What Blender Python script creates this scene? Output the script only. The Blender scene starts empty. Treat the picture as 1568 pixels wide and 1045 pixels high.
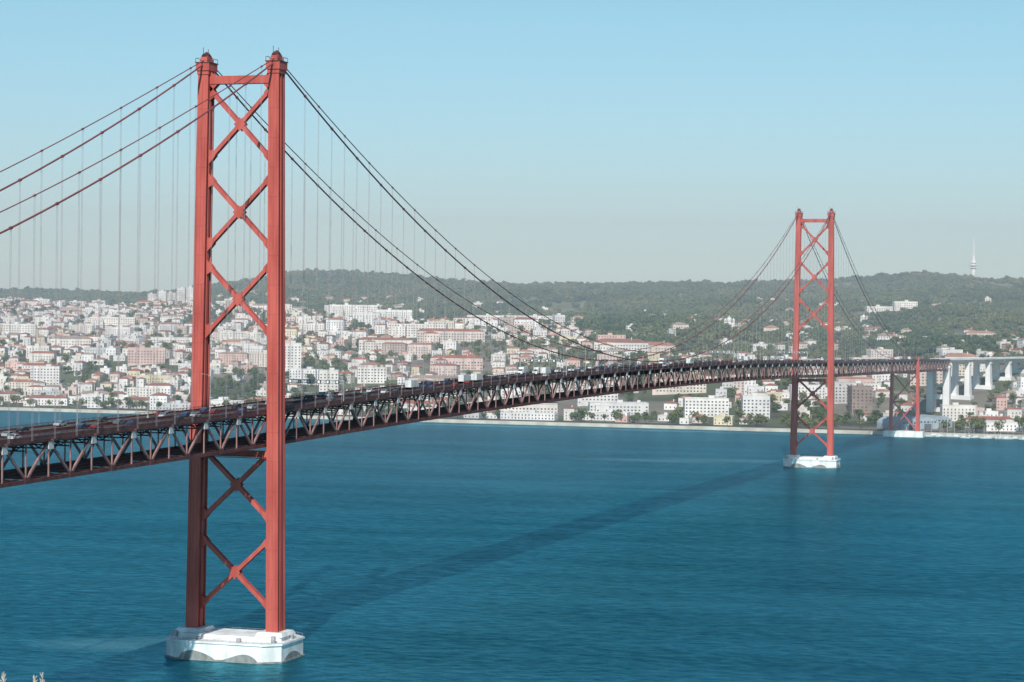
import bpy, math, random
import numpy as np
from mathutils import Vector, Matrix, noise

random.seed(7)
rnd = random.random
scene = bpy.context.scene
scene.view_settings.view_transform = 'Standard'
scene.view_settings.look = 'None'
scene.view_settings.exposure = 0

# ---------------------------------------------------------------- frames
A = math.radians(17.7)
F = Vector((-math.sin(A), math.cos(A), 0))
R = Vector((math.cos(A), math.sin(A), 0))
C = Vector((301, -660, 108))
def W(lat, d, z):
    return Vector((C.x + lat*R.x + d*F.x, C.y + lat*R.y + d*F.y, z))
def latof(b, d):      # survey bearing -> lateral offset
    return (b-784)/3505*d
def interp(x, tab):
    if x <= tab[0][0]: return tab[0][1]
    for (a, va), (b, vb) in zip(tab, tab[1:]):
        if x <= b:
            return va + (vb-va)*(x-a)/(b-a)
    return tab[-1][1]
def smooth(x, a, b):
    t = max(0, min(1, (x-a)/(b-a)))
    return t*t*(3-2*t)
def nz(x, y, z=0.0):
    return noise.noise(Vector((x, y, z)))

# ---------------------------------------------------------------- materials
def new_mat(name):
    m = bpy.data.materials.new(name)
    m.use_nodes = True
    nt = m.node_tree
    return m, nt, nt.nodes['Principled BSDF']
def N(nt, t, **kw):
    n = nt.nodes.new(t)
    for k, v in kw.items():
        setattr(n, k, v)
    return n
def mat_noise(name, c1, c2, scale=0.5, rough=0.7, stretch=(1,1,1), bump=0.0, detail=4, metallic=0.0, lo=0.35, hi=0.65, spec=0.5):
    m, nt, b = new_mat(name)
    tc = N(nt, 'ShaderNodeNewGeometry')
    mp = N(nt, 'ShaderNodeMapping')
    mp.inputs['Scale'].default_value = stretch
    nt.links.new(tc.outputs['Position'], mp.inputs['Vector'])
    no = N(nt, 'ShaderNodeTexNoise')
    no.inputs['Scale'].default_value = scale
    no.inputs['Detail'].default_value = detail
    nt.links.new(mp.outputs['Vector'], no.inputs['Vector'])
    r = N(nt, 'ShaderNodeValToRGB')
    r.color_ramp.elements[0].position = lo
    r.color_ramp.elements[1].position = hi
    r.color_ramp.elements[0].color = (*c1, 1)
    r.color_ramp.elements[1].color = (*c2, 1)
    nt.links.new(no.outputs['Fac'], r.inputs['Fac'])
    nt.links.new(r.outputs['Color'], b.inputs['Base Color'])
    b.inputs['Roughness'].default_value = rough
    b.inputs['Metallic'].default_value = metallic
    b.inputs['Specular IOR Level'].default_value = spec
    if bump:
        bu = N(nt, 'ShaderNodeBump')
        bu.inputs['Strength'].default_value = bump
        nt.links.new(no.outputs['Fac'], bu.inputs['Height'])
        nt.links.new(bu.outputs['Normal'], b.inputs['Normal'])
    return m

M_red = mat_noise('bridge_red_paint', (0.37,0.070,0.054), (0.51,0.112,0.088), 0.35, 0.55, (1,1,0.15), spec=0.25)
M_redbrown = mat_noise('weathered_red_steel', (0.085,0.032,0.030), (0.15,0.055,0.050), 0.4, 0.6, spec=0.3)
M_strut = mat_noise('truss_diagonal_sunlit', (0.22,0.11,0.10), (0.34,0.20,0.18), 0.4, 0.6, spec=0.3)  # sunlight on the truss web painted in as a lighter tone than the chords
M_cable = mat_noise('cable_paint', (0.19,0.055,0.052), (0.26,0.08,0.075), 0.3, 0.5, spec=0.3)
M_hanger = mat_noise('hanger_steel', (0.24,0.20,0.20), (0.34,0.30,0.30), 0.3, 0.5, spec=0.3)
M_plate = mat_noise('pale_plate', (0.45,0.40,0.39), (0.58,0.53,0.52), 0.5, 0.6)
M_asph = mat_noise('asphalt', (0.045,0.045,0.048), (0.075,0.073,0.07), 0.3, 0.85, (1,0.1,1))
M_white = mat_noise('road_paint', (0.6,0.6,0.58), (0.8,0.8,0.78), 1.0, 0.6)
M_conc = mat_noise('pier_concrete', (0.58,0.58,0.55), (0.84,0.84,0.82), 0.25, 0.8, (1,1,0.4), 0.1)
M_conc2 = mat_noise('stained_and_shade_concrete', (0.16,0.17,0.16), (0.30,0.30,0.28), 0.4, 0.85, (1,1,0.4))  # stained footing; the same dark tone paints shade in the pier arches
M_viad = mat_noise('viaduct_concrete', (0.66,0.67,0.66), (0.82,0.82,0.80), 0.08, 0.8, (1,1,0.3))
M_dark = mat_noise('dark_void', (0.02,0.02,0.022), (0.04,0.04,0.042), 1.0, 0.8)
M_glass = mat_noise('window_glass', (0.04,0.055,0.065), (0.09,0.11,0.12), 0.1, 0.2)
M_grey = mat_noise('galvanised_steel', (0.28,0.28,0.29), (0.40,0.40,0.40), 0.5, 0.5)

def col_attr_mat(name, rough=0.85, nscale=0.06, amt=0.25):
    m, nt, b = new_mat(name)
    at = N(nt, 'ShaderNodeAttribute'); at.attribute_name = 'Col'
    g = N(nt, 'ShaderNodeNewGeometry')
    no = N(nt, 'ShaderNodeTexNoise'); no.inputs['Scale'].default_value = nscale; no.inputs['Detail'].default_value = 5
    nt.links.new(g.outputs['Position'], no.inputs['Vector'])
    mr = N(nt, 'ShaderNodeMapRange')
    mr.inputs['From Min'].default_value = 0.3; mr.inputs['From Max'].default_value = 0.7
    mr.inputs['To Min'].default_value = 1-amt; mr.inputs['To Max'].default_value = 1+amt*0.4
    nt.links.new(no.outputs['Fac'], mr.inputs['Value'])
    mx = N(nt, 'ShaderNodeVectorMath', operation='SCALE')
    nt.links.new(at.outputs['Color'], mx.inputs[0]); nt.links.new(mr.outputs['Result'], mx.inputs['Scale'])
    nt.links.new(mx.outputs['Vector'], b.inputs['Base Color'])
    b.inputs['Roughness'].default_value = rough
    b.inputs['Specular IOR Level'].default_value = 0.25
    return m
M_city = col_attr_mat('building_surfaces')
M_ground = col_attr_mat('ground_cover', 0.95, 0.012, 0.45)

# ---------------------------------------------------------------- mesh builder
class MB:
    def __init__(s):
        s.v = []; s.f = []; s.m = []; s.c = []
    def face(s, pts, m=0, c=None):
        n = len(s.v); s.v.extend(pts); s.f.append(tuple(range(n, n+len(pts)))); s.m.append(m); s.c.append(c)
    def hull8(s, p, m=0, c=None):
        n = len(s.v); s.v.extend(p)
        for q in ((0,3,2,1),(4,5,6,7),(0,1,5,4),(1,2,6,5),(2,3,7,6),(3,0,4,7)):
            s.f.append(tuple(n+i for i in q)); s.m.append(m); s.c.append(c)
    def box(s, cx, cy, cz, sx, sy, sz, rot=0, m=0, c=None, taper=1.0):
        ca, sa = math.cos(rot), math.sin(rot); p = []
        for dz, k in ((-sz/2, 1), (sz/2, taper)):
            for dx, dy in ((-1,-1),(1,-1),(1,1),(-1,1)):
                x = dx*sx/2*k; y = dy*sy/2*k
                p.append((cx+x*ca-y*sa, cy+x*sa+y*ca, cz+dz))
        s.hull8(p, m, c)
    def prism(s, lo, hi, m=0, c=None):
        n = len(s.v); k = len(lo); s.v.extend(lo); s.v.extend(hi)
        for i in range(k):
            j = (i+1) % k
            s.f.append((n+i, n+j, n+k+j, n+k+i)); s.m.append(m); s.c.append(c)
        s.f.append(tuple(n+k+i for i in range(k))); s.m.append(m); s.c.append(c)
        s.f.append(tuple(n+k-1-i for i in range(k))); s.m.append(m); s.c.append(c)
    def beam(s, p, q, w, h, up=(0,0,1), m=0, c=None):
        p = Vector(p); q = Vector(q); a = (q-p).normalized(); up = Vector(up)
        sd = a.cross(up)
        if sd.length < 1e-4: sd = a.cross(Vector((0,1,0)))
        sd.normalize(); u = sd.cross(a).normalized()
        P = []
        for e in (p, q):
            for i, j in ((-1,-1),(1,-1),(1,1),(-1,1)):
                P.append(tuple(e + sd*(i*w/2) + u*(j*h/2)))
        s.hull8(P, m, c)
    def tube(s, pts, r, k=8, m=0, c=None):
        pts = [Vector(p) for p in pts]; n = len(s.v)
        for i, p in enumerate(pts):
            a = (pts[min(i+1, len(pts)-1)] - pts[max(i-1, 0)]).normalized()
            sd = a.cross(Vector((0,0,1)))
            if sd.length < 1e-3: sd = Vector((1,0,0))
            sd.normalize(); u = sd.cross(a)
            rr = r[i] if isinstance(r, (list, tuple)) else r
            for j in range(k):
                t = 2*math.pi*j/k
                s.v.append(tuple(p + sd*math.cos(t)*rr + u*math.sin(t)*rr))
        for i in range(len(pts)-1):
            for j in range(k):
                j2 = (j+1) % k
                s.f.append((n+i*k+j, n+i*k+j2, n+(i+1)*k+j2, n+(i+1)*k+j)); s.m.append(m); s.c.append(c)
        s.f.append(tuple(n+k-1-j for j in range(k))); s.m.append(m); s.c.append(c)
        e = n+(len(pts)-1)*k
        s.f.append(tuple(e+j for j in range(k))); s.m.append(m); s.c.append(c)
    def mesh(s, name, mats):
        me = bpy.data.meshes.new(name)
        me.from_pydata([tuple(x) for x in s.v], [], s.f)
        for mt in mats: me.materials.append(mt)
        me.polygons.foreach_set('material_index', s.m)
        if any(c is not None for c in s.c):
            at = me.color_attributes.new('Col', 'FLOAT_COLOR', 'CORNER')
            cols = np.array([c if c is not None else (0.5,0.5,0.5) for c in s.c], dtype=np.float32)
            cols = np.hstack([cols, np.ones((len(cols),1), np.float32)])
            rep = np.array([len(f) for f in s.f])
            at.data.foreach_set('color', np.repeat(cols, rep, axis=0).ravel())
        me.update()
        return me
    def obj(s, name, mats, parent=None, smooth=False):
        me = s.mesh(name, mats)
        if smooth:
            me.polygons.foreach_set('use_smooth', [True]*len(me.polygons))
        o = bpy.data.objects.new(name, me)
        scene.collection.objects.link(o)
        if parent: o.parent = parent
        return o
def empty(name, loc=(0,0,0)):
    o = bpy.data.objects.new(name, None); o.location = loc
    scene.collection.objects.link(o); return o
def inst(name, me, loc, rot=0, scale=1):
    o = bpy.data.objects.new(name, me); o.location = loc; o.rotation_euler = (0,0,rot)
    o.scale = (scale,)*3
    scene.collection.objects.link(o); return o

# ================================================================ BRIDGE
bridge = empty('suspension_bridge')
L = 1013.0; SS = 483.0; ND = 1752.0
def zt(s):
    if 0 <= s <= L: return 82.3 - 5*((s-506.5)/506.5)**2
    e = -s if s < 0 else s-L
    return 77.3 - 0.012*e
CT = 187.2
def zc(s):
    if 0 <= s <= L:
        return 85.6 + (CT-85.6)*((s-506.5)/506.5)**2
    t = (-s if s < 0 else s-L)/SS
    return CT + (73.0-CT)*t - 4*23.5*t*(1-t)
def zc2(s):
    if 0 <= s <= L:
        u = abs((s-506.5)/506.5); return zc(s) + 1.0 + 3.6*(1-u**5)
    t = (-s if s < 0 else s-L)/SS
    return zc(s) + 1.0 + 4.2*(1-abs(2*t-1)**4)

def tower(name, y0):
    mb = MB()
    def leg_section(sg, z):
        k = (z-7)/(187-7)
        xc = sg*(13.8 - 1.8*k); a = (4.1-0.6*k)/2; b = (5.9-1.0*k)/2
        g = 1.25
        o = [(a,-b),(a,-b+0.7),(a-g,-b+0.7),(a-g,-b+1.9),(a,-b+1.9),(a,b-1.9),(a-g,b-1.9),(a-g,b-0.7),(a,b-0.7),(a,b)]
        pts = o + [(-x,y) for x,y in reversed(o)]
        return [(xc+x, y0+y, z) for x,y in pts]
    def xin(z):   # inner face x
        k = (z-7)/180.0
        return (13.8-1.8*k) - (4.1-0.6*k)/2
    for sg in (-1, 1):
        zs = [7, 62, 120, 183.0]
        for a_, b_ in zip(zs, zs[1:]):
            mb.prism(leg_section(sg, a_), leg_section(sg, b_), 0)
        z = 16.0
        while z < 180:
            k = (z-7)/180
            b = (5.9-1.0*k)/2
            for sy in (-1, 1):
                mb.box(sg*(13.8-1.8*k), y0+sy*(b+0.03), z, 4.0-0.6*k, 0.10, 0.5, m=0)
            for i in range(-1, 2):
                mb.box(sg*(13.8-1.8*k)+i*1.1, y0-(b+0.05), z+4.6, 0.12, 0.12, 8.4, m=0)
            z += 9.2
        mb.box(sg*12.03, y0, 183.6, 4.0, 5.5, 1.2, m=0)
        mb.box(sg*12.0, y0, 185.4, 4.6, 6.2, 2.4, m=0)
        mb.box(sg*12.0, y0, 186.75, 5.0, 6.6, 0.3, m=1)
        mb.box(sg*12.0, y0, 187.9, 2.6, 5.0, 2.0, m=0, taper=0.75)
        mb.tube([(sg*12, y0-2.0, 188.6), (sg*12, y0, 189.5), (sg*12, y0+2.0, 188.6)], 0.9, 8, 1)
        for dx in (-2.35, 2.35):
            for dy in (-3.1, 0, 3.1):
                mb.beam((sg*12+dx, y0+dy, 186.9), (sg*12+dx, y0+dy, 188.1), 0.12, 0.12, m=1)
            mb.beam((sg*12+dx, y0-3.1, 188.1), (sg*12+dx, y0+3.1, 188.1), 0.1, 0.1, m=1)
        for dy in (-3.1, 3.1):
            mb.beam((sg*12-2.35, y0+dy, 188.1), (sg*12+2.35, y0+dy, 188.1), 0.1, 0.1, m=1)
        mb.beam((sg*12-1.2, y0, 188.8), (sg*12-1.2, y0, 191.8), 0.14, 0.14, m=1)
        mb.beam((sg*12+1.5, y0-2, 187.0), (sg*12+1.5, y0-2, 191.0), 0.12, 0.12, m=1)
    # top strut with haunches
    xi = xin(181)
    mb.box(0, y0, 181.3, 2*xi-0.01, 2.6, 2.5, m=0)
    for i in range(-5, 6):
        mb.box(i*1.75, y0-1.33, 181.3, 0.15, 0.1, 2.3, m=0)
    for sg in (-1, 1):
        for yy in (-0.9, 0.9):
            x0 = sg*(xi-0.01)
            mb.prism([(x0, y0+yy-0.12, 177.4), (sg*(xi-2.6), y0+yy-0.12, 180.04), (x0, y0+yy-0.12, 180.04)],
                     [(x0, y0+yy+0.12, 177.4), (sg*(xi-2.6), y0+yy+0.12, 180.04), (x0, y0+yy+0.12, 180.04)], 0)
            mb.prism([(x0, y0+yy-0.12, 184.4), (sg*(xi-1.6), y0+yy-0.12, 182.56), (x0, y0+yy-0.12, 182.56)],
                     [(x0, y0+yy+0.12, 184.4), (sg*(xi-1.6), y0+yy+0.12, 182.56), (x0, y0+yy+0.12, 182.56)], 0)
    # X braces
    for zc0, hh in ((167.3,10.9),(139.7,10.9),(112.3,10.9),(54.0,10.6),(26.4,10.6)):
        xt = xin(zc0+hh); xb = xin(zc0-hh)
        T = [(-xt, zc0+hh), (xt, zc0+hh)]; Bm = [(-xb, zc0-hh), (xb, zc0-hh)]
        mb.beam((T[0][0], y0, T[0][1]), (Bm[1][0], y0, Bm[1][1]), 1.9, 1.25, (0,0,1), 0)
        for e in (T[1], Bm[0]):
            d = Vector((e[0], 0, e[1]-zc0)); u = d.normalized()
            mb.beam((u.x*0.55, y0, zc0+u.z*0.55), (e[0], y0, e[1]), 1.86, 1.22, (0,0,1), 0)
        for yy in (-0.98, 0.98):   # gusset plates
            r = 2.0
            mb.prism([(-r, y0+yy-0.04, zc0),(0, y0+yy-0.04, zc0-r*1.1),(r, y0+yy-0.04, zc0),(0, y0+yy-0.04, zc0+r*1.1)],
                     [(-r, y0+yy+0.04, zc0),(0, y0+yy+0.04, zc0-r*1.1),(r, y0+yy+0.04, zc0),(0, y0+yy+0.04, zc0+r*1.1)], 0)
            for (ex, ez) in T+Bm:
                sgx = 1 if ex > 0 else -1; sv = 1 if ez > zc0 else -1
                ex2 = ex + sgx*0.02
                P = [(ex2, ez+sv*1.6), (ex2, ez-sv*3.2), (ex2-sgx*1.0, ez-sv*2.6), (ex2-sgx*2.3, ez-sv*1.1), (ex2-sgx*1.2, ez+sv*0.2)]
                mb.prism([(x, y0+yy-0.04, z) for x,z in P], [(x, y0+yy+0.04, z) for x,z in P], 0)
    xi = xin(64)
    mb.box(0, y0, 63.9, 2*xi-0.02, 3.0, 1.9, m=0)
    mb.box(0, y0-2.2, 62.7, 2*xi-1.0, 1.4, 0.15, m=1)
    for i in range(15):
        x = -10+i*1.43
        mb.beam((x, y0-2.8, 62.7), (x, y0-2.8, 63.8), 0.08, 0.08, m=0)
    mb.beam((-10, y0-2.8, 63.8), (10, y0-2.8, 63.8), 0.1, 0.1, m=0)
    for sg in (-1, 1):
        mb.box(sg*11.1, y0, zt(0)-4.0, 0.6, 4.0, 3.0, m=1)
    return mb.obj(name, [M_red, M_redbrown], bridge)
tower('south_tower', 0)
tower('north_tower', L)

def pier(name, y0):
    mb = MB()
    def octo(hx, hy, ch, z, cy=0):
        return [(-hx+ch, y0-hy+cy, z), (hx-ch, y0-hy+cy, z), (hx, y0-hy+ch*0.8, z), (hx, y0+hy-ch*0.8, z),
                (hx-ch, y0+hy, z), (-hx+ch, y0+hy, z), (-hx, y0+hy-ch*0.8, z), (-hx, y0-hy+ch*0.8, z)]
    mb.prism(octo(20.0,13.0,5,-6), octo(20.0,13.0,5,0.5), 1)
    mb.prism(octo(19.6,12.6,5,0.5), octo(19.6,12.6,5,5.4), 0)
    mb.prism(octo(20.0,13.0,5,5.4), octo(20.0,13.0,5,6.0), 0)
    mb.prism(octo(18.0,7.4,3,6.0), octo(17.8,7.2,3,7.4), 0)
    for sg in (-1, 1):
        lo = [(sg*13.8+a*4.6, y0+b*5.6, 7.4) for a,b in ((-1,-1),(1,-1),(1,1),(-1,1))]
        hi = [(sg*13.8+a*4.0, y0+b*4.6, 8.6) for a,b in ((-1,-1),(1,-1),(1,1),(-1,1))]
        mb.prism(lo, hi, 0)
    def arch(p0, p1, out, h, skew=0.0):
        p0 = Vector(p0); p1 = Vector(p1); o = Vector(out)*0.06
        P = []
        k = 12
        for i in range(k+1):
            t = i/k
            q = p0.lerp(p1, t) + o
            P.append((q.x, q.y, 0.4 + h*math.sin(math.pi*t**(1+skew))**0.8))
        P2 = [(a[0]-out[0]*0.3, a[1]-out[1]*0.3, a[2]) for a in P]
        mb.prism(P2, P, 1)  # dark arch paints in the shade of the skirt's scalloped hollows
    yf = y0-12.6
    arch((1,yf,0),(13.5,yf,0),(0,-1,0),2.2,0.5)
    arch((-13.5,yf,0),(-1,yf,0),(0,-1,0),2.6,-0.3)
    arch((19.6,y0-7,0),(19.6,y0+7,0),(1,0,0),2.2)
    ring = octo(19.5,12.4,5,6.0)
    for a, b in zip(ring, ring[1:]+ring[:1]):
        n = max(2, int((Vector(b)-Vector(a)).length/2.5))
        for i in range(n):
            q = Vector(a).lerp(Vector(b), i/n)
            mb.beam(q, q+Vector((0,0,1.1)), 0.07, 0.07, m=2)
        mb.beam(Vector(a)+Vector((0,0,1.1)), Vector(b)+Vector((0,0,1.1)), 0.06, 0.06, m=2)
    for (x, y, w, h) in ((-18,-6,1.6,1.8),(17,-9,1.2,2.2),(18.4,2,1.2,1.4),(-8,-10,1.0,1.0),(6,-10.5,1.4,1.2)):
        mb.box(x, y0+y, 6.0+h/2, w, w*0.8, h, m=2)
    return mb.obj(name, [M_conc, M_conc2, M_grey], bridge)
pier('south_pier', 0)
pier('north_pier', L)

# --- truss deck
def build_truss():
    ch = MB(); st = MB(); pl = MB(); lo = MB()
    st_nodes = []
    st_nodes += [-SS + i*SS/42 for i in range(42)]
    st_nodes += [i*L/88 for i in range(88)]
    nn = 64
    st_nodes += [L + i*(ND-L)/nn for i in range(nn+1)]
    XT = 10.3; D = 10.6
    for i, s in enumerate(st_nodes):
        z = zt(s)
        up = z-0.75; dn = z-D
        hang = (i % 2 == 0)
        for sg in (-1, 1):
            x = sg*XT
            st.beam((x, s, dn+0.5), (x, s, up-0.45), 0.36, 0.36, (0,1,0))
            if i+1 < len(st_nodes):
                s2 = st_nodes[i+1]; z2 = zt(s2)
                ch.beam((x, s, up), (x, s2, z2-0.75), 0.9, 0.9)
                ch.beam((x, s, dn), (x, s2, z2-D), 0.9, 1.0)
                if hang: a, b = (s, up-0.3), (s2, z2-D+0.4)
                else:    a, b = (s, dn+0.4), (s2, z2-0.75-0.3)
                st.beam((x, a[0], a[1]), (x, b[0], b[1]), 0.6, 0.55, (1,0,0))
            if hang:
                pl.box(sg*(XT+0.62), s, z-1.9, 0.3, 2.5, 2.2, m=0)
                ch.box(sg*(XT+0.9), s, z-0.55, 1.6, 1.2, 0.5)
            else:
                ch.box(sg*(XT+0.5), s, dn+0.3, 0.12, 2.6, 1.7)
        ch.beam((-XT+0.46, s, z-0.9), (XT-0.46, s, z-0.9), 0.5, 0.6)
        ch.beam((-XT+0.46, s, z-2.9), (XT-0.46, s, z-2.9), 0.4, 0.35)
        for k in range(8):
            xa = -XT+0.5 + k*(2*XT-1)/8; xb = xa + (2*XT-1)/8
            za, zb = (z-1.2, z-2.75) if k % 2 == 0 else (z-2.75, z-1.2)
            lo.beam((xa, s, za), (xb, s, zb), 0.25, 0.25)
        lo.beam((-XT+0.46, s, dn-0.1), (XT-0.46, s, dn-0.1), 0.6, 0.8)
        if i+1 < len(st_nodes):
            s2 = st_nodes[i+1]; z2 = zt(s2)
            sgn = 1 if hang else -1
            lo.beam((-sgn*(XT-0.5), s+0.3, dn-0.2), (sgn*(XT-0.5), s2-0.3, z2-D-0.2), 0.4, 0.3)
            for xr in (-2.6, 2.6):
                lo.beam((xr, s, dn+0.62), (xr, s2, z2-D+0.62), 3.0, 0.3)
                for r in (-0.72, 0.72):
                    lo.beam((xr+r, s, dn+0.86), (xr+r, s2, z2-D+0.86), 0.08, 0.16)
            for xs in (-7.5,-4.5,-1.5,1.5,4.5,7.5):
                lo.beam((xs, s+0.3, z-0.42), (xs, s2-0.3, z2-0.42), 0.3, 0.5)
            lo.beam((XT-1.2, s, dn+0.7), (XT-1.2, s2, z2-D+0.7), 0.9, 0.1)
    ch.obj('truss_chords', [M_redbrown], bridge)
    st.obj('truss_web', [M_strut], bridge)
    pl.obj('hanger_plates', [M_plate], bridge)
    lo.obj('rail_deck_and_floor', [M_redbrown], bridge)
    rd = MB()
    ss = st_nodes
    def strip(x0, x1, h, m, dz0=0):
        for a, b in zip(ss, ss[1:]):
            za, zb = zt(a)+h, zt(b)+h
            rd.face([(x0,a,za),(x1,a,za),(x1,b,zb),(x0,b,zb)], m)
    def bar(x, w, h0, h1, m):
        for a, b in zip(ss, ss[1:]):
            rd.hull8([(x-w/2,a,zt(a)+h0),(x+w/2,a,zt(a)+h0),(x+w/2,b,zt(b)+h0),(x-w/2,b,zt(b)+h0),
                      (x-w/2,a,zt(a)+h1),(x+w/2,a,zt(a)+h1),(x+w/2,b,zt(b)+h1),(x-w/2,b,zt(b)+h1)], m)
    bar(0, 21.6, -0.15, 0.10, 0)
    for sg in (-1, 1):
        strip(sg*10.2-0.08, sg*10.2+0.08, 0.12, 1)
        bar(sg*10.65, 0.3, 0.10, 0.7, 3)
        bar(sg*10.95, 0.5, -0.9, -0.16, 3)
        bar(sg*10.75, 0.06, 1.25, 1.35, 3)
        bar(sg*10.75, 0.06, 0.98, 1.05, 3)
        for i in range(len(ss)-1):
            for q in (0.0, 0.25, 0.5, 0.75):
                s = ss[i]*(1-q)+ss[i+1]*q
                rd.box(sg*10.75, s, zt(s)+1.0, 0.1, 0.12, 0.5, m=3)
    bar(0, 0.5, 0.10, 0.85, 3)
    s = -SS
    while s < ND:
        for x in (-3.5,-6.9,3.5,6.9):
            rd.face([(x-0.08,s,zt(s)+0.12),(x+0.08,s,zt(s)+0.12),(x+0.08,s+4,zt(s+4)+0.12),(x-0.08,s+4,zt(s+4)+0.12)], 1)
        s += 12
    rd.obj('roadway', [M_asph, M_white, M_grey, M_redbrown], bridge)
build_truss()

# --- cables
def build_cables():
    mb = MB(); hg = MB()
    for sg in (-1, 1):
        x = sg*12.0
        for fn, r in ((zc, 0.27), (zc2, 0.16)):
            for a, b, n in ((-SS, 0, 60), (0, L, 132), (L, L+SS, 60)):
                pts = [(x, a+(b-a)*i/n, fn(a+(b-a)*i/n)) for i in range(n+1)]
                mb.tube(pts, r, 8)
        st = [-SS + i*SS/21 for i in range(1, 21)] + [i*L/44 for i in range(1, 44)] + [L+i*SS/21 for i in range(1, 21)]
        for s in st:
            for f, off in ((zc, 0.0), (zc2, 11.5)):
                if abs(s+off) < 4 or abs(s+off-L) < 4 or s+off > L+SS-12: continue
                zb = zt(s+off)-0.3
                z = f(s+off)
                dz = (f(s+off+0.5)-f(s+off-0.5))
                q = 0.66 if f is zc else 0.46
                mb.beam((x, s+off-0.45, z-0.45*dz), (x, s+off+0.45, z+0.45*dz), q, q)
                for e in (-0.3, 0.3):
                    if z-0.4 > zb+0.5:
                        hg.beam((x, s+off+e, z-0.2), (x, s+off+e, zb), 0.055, 0.055, (0,1,0))
    mb.obj('main_cables', [M_cable], bridge)
    hg.obj('hangers', [M_hanger], bridge)
build_cables()

def bent(name, s0, zbase, base=True):
    mb = MB(); z1 = zt(s0)-11.2
    for sg in (-1, 1):
        mb.prism([(sg*12.6+a*1.7, s0+b*2.0, zbase) for a,b in ((-1,-1),(1,-1),(1,1),(-1,1))],
                 [(sg*11.9+a*1.3, s0+b*1.6, zt(s0)+0.5) for a,b in ((-1,-1),(1,-1),(1,1),(-1,1))], 0)
        mb.box(sg*11.9, s0, zt(s0)+1.6, 3.4, 4.2, 2.2, m=0, taper=0.8)
    mb.box(0, s0, z1-0.4, 21.0, 2.6, 1.8, m=0)
    zz = [z1-1.5, (z1+zbase)/2, zbase+1.5]
    for a, b in zip(zz, zz[1:]):
        mb.beam((-10.9, s0, a), (10.9, s0, b), 1.2, 1.0)
        mb.beam((-10.9, s0+0.01, b), (10.9, s0+0.01, a), 1.14, 0.94)
    mb.box(0, s0, (zz[1]), 21.0, 1.0, 1.0, m=0)
    mb.prism([(a*19, s0+b*9, -4) for a,b in ((-1,-1),(1,-1),(1,1),(-1,1))], [(a*18, s0+b*8, zbase) for a,b in ((-1,-1),(1,-1),(1,1),(-1,1))], 1)
    mb.obj(name, [M_red, M_conc], bridge)
bent('north_side_pier', L+SS, 5.5)
bent('south_side_pier', -SS, 8)

# ================================================================ TERRAIN
def shore(lat):
    l = max(-1800, min(1800, lat))
    return 2294 - 0.325*l
PROF = [(-60,-12),(-2,-3),(0,2.6),(90,3.6),(170,6),(260,17),(500,46),(900,71),(1500,98),(2200,130),(3200,188),(4200,150),(8000,90),(30000,60)]
RIDGE = [(-2600,150),(-1230,150),(-916,152),(-700,172),(-508,192),(25,185),(496,184),(830,200),(920,208),(1092,194),(1230,198),(2600,190)]
def height(lat, d):
    t = d - shore(lat)
    h = interp(t, PROF)
    h += (interp(lat, RIDGE)-188)*smooth(t, 1200, 3100)
    k = smooth(t, 180, 600)
    if k > 0:
        h += k*(7*math.sin(lat/170+1.3)*math.cos(d/260) + 5*math.sin(lat/95+d/150) + 10*nz(lat/330, d/330, 3.3)
                + (8+10*smooth(t,1500,2600))*nz(lat/700+9, d/700, 1.3))
    return h

def tmax(b):
    return interp(b, [(-400,2350),(0,2350),(300,2150),(420,1850),(500,1550),(870,1350),(900,950),(1000,750),(1300,680),(1568,800),(2000,900)])

tb = MB()
lats = list(np.linspace(-1700,1700,171)); lats = [-9000,-6000,-4000,-2800,-2200]+lats+[2200,2800,4000,6000,9000]
ts = [-60,-25,-2,0,6,14,24,40,60,90] + list(np.arange(120,3700,24)) + [3900,4200,4800,6000,8000,12000,20000,30000]
grid = []
for t in ts:
    row = []
    for l in lats:
        d = shore(l)+t
        row.append(W(l, d, height(l, d)))
    grid.append(row)
nv = len(lats)
tb.v = [tuple(p) for row in grid for p in row]
for i in range(len(ts)-1):
    for j in range(nv-1):
        tb.f.append((i*nv+j, i*nv+j+1, (i+1)*nv+j+1, (i+1)*nv+j)); tb.m.append(0)
        t = ts[i]; l = lats[j]; d = shore(l)+t
        if t < 0: c = (0.42,0.38,0.32)
        elif t < 14: c = (0.50,0.46,0.40)
        elif t < 24: c = (0.12,0.15,0.07)
        elif t < 40: c = (0.07,0.07,0.07)
        else:
            n = nz(l/140, d/140, 5)
            b = 784+3505*l/d
            if t > tmax(b): c = (0.10,0.13,0.06) if n < 0.18 else (0.21,0.21,0.12)
            else: c = (0.11,0.13,0.07) if n < 0.1 else (0.23,0.21,0.17)
        tb.c.append(c)
tb.obj('ground_terrain', [M_ground])

hb = MB(); gl = list(range(-420, 421, 20)); gd = [-300,-200,-120,-60,-30,-15,-6,-2,0,2,5,9,14,20,30,45,70,100,150,200,260,330]
for d in gd:
    for l in gl:
        z = 106.2 - (0.36*d if d > 0 else -0.02*d) + 0.25*nz(l/6, d/6) - 0.04*max(0,abs(l)-40)
        hb.v.append(tuple(W(l, d, z)))
n = len(gl)
for i in range(len(gd)-1):
    for j in range(n-1):
        hb.f.append((i*n+j, i*n+j+1, (i+1)*n+j+1, (i+1)*n+j)); hb.m.append(0); hb.c.append((0.12,0.13,0.06))
hb.obj('hillside', [M_ground])

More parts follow.
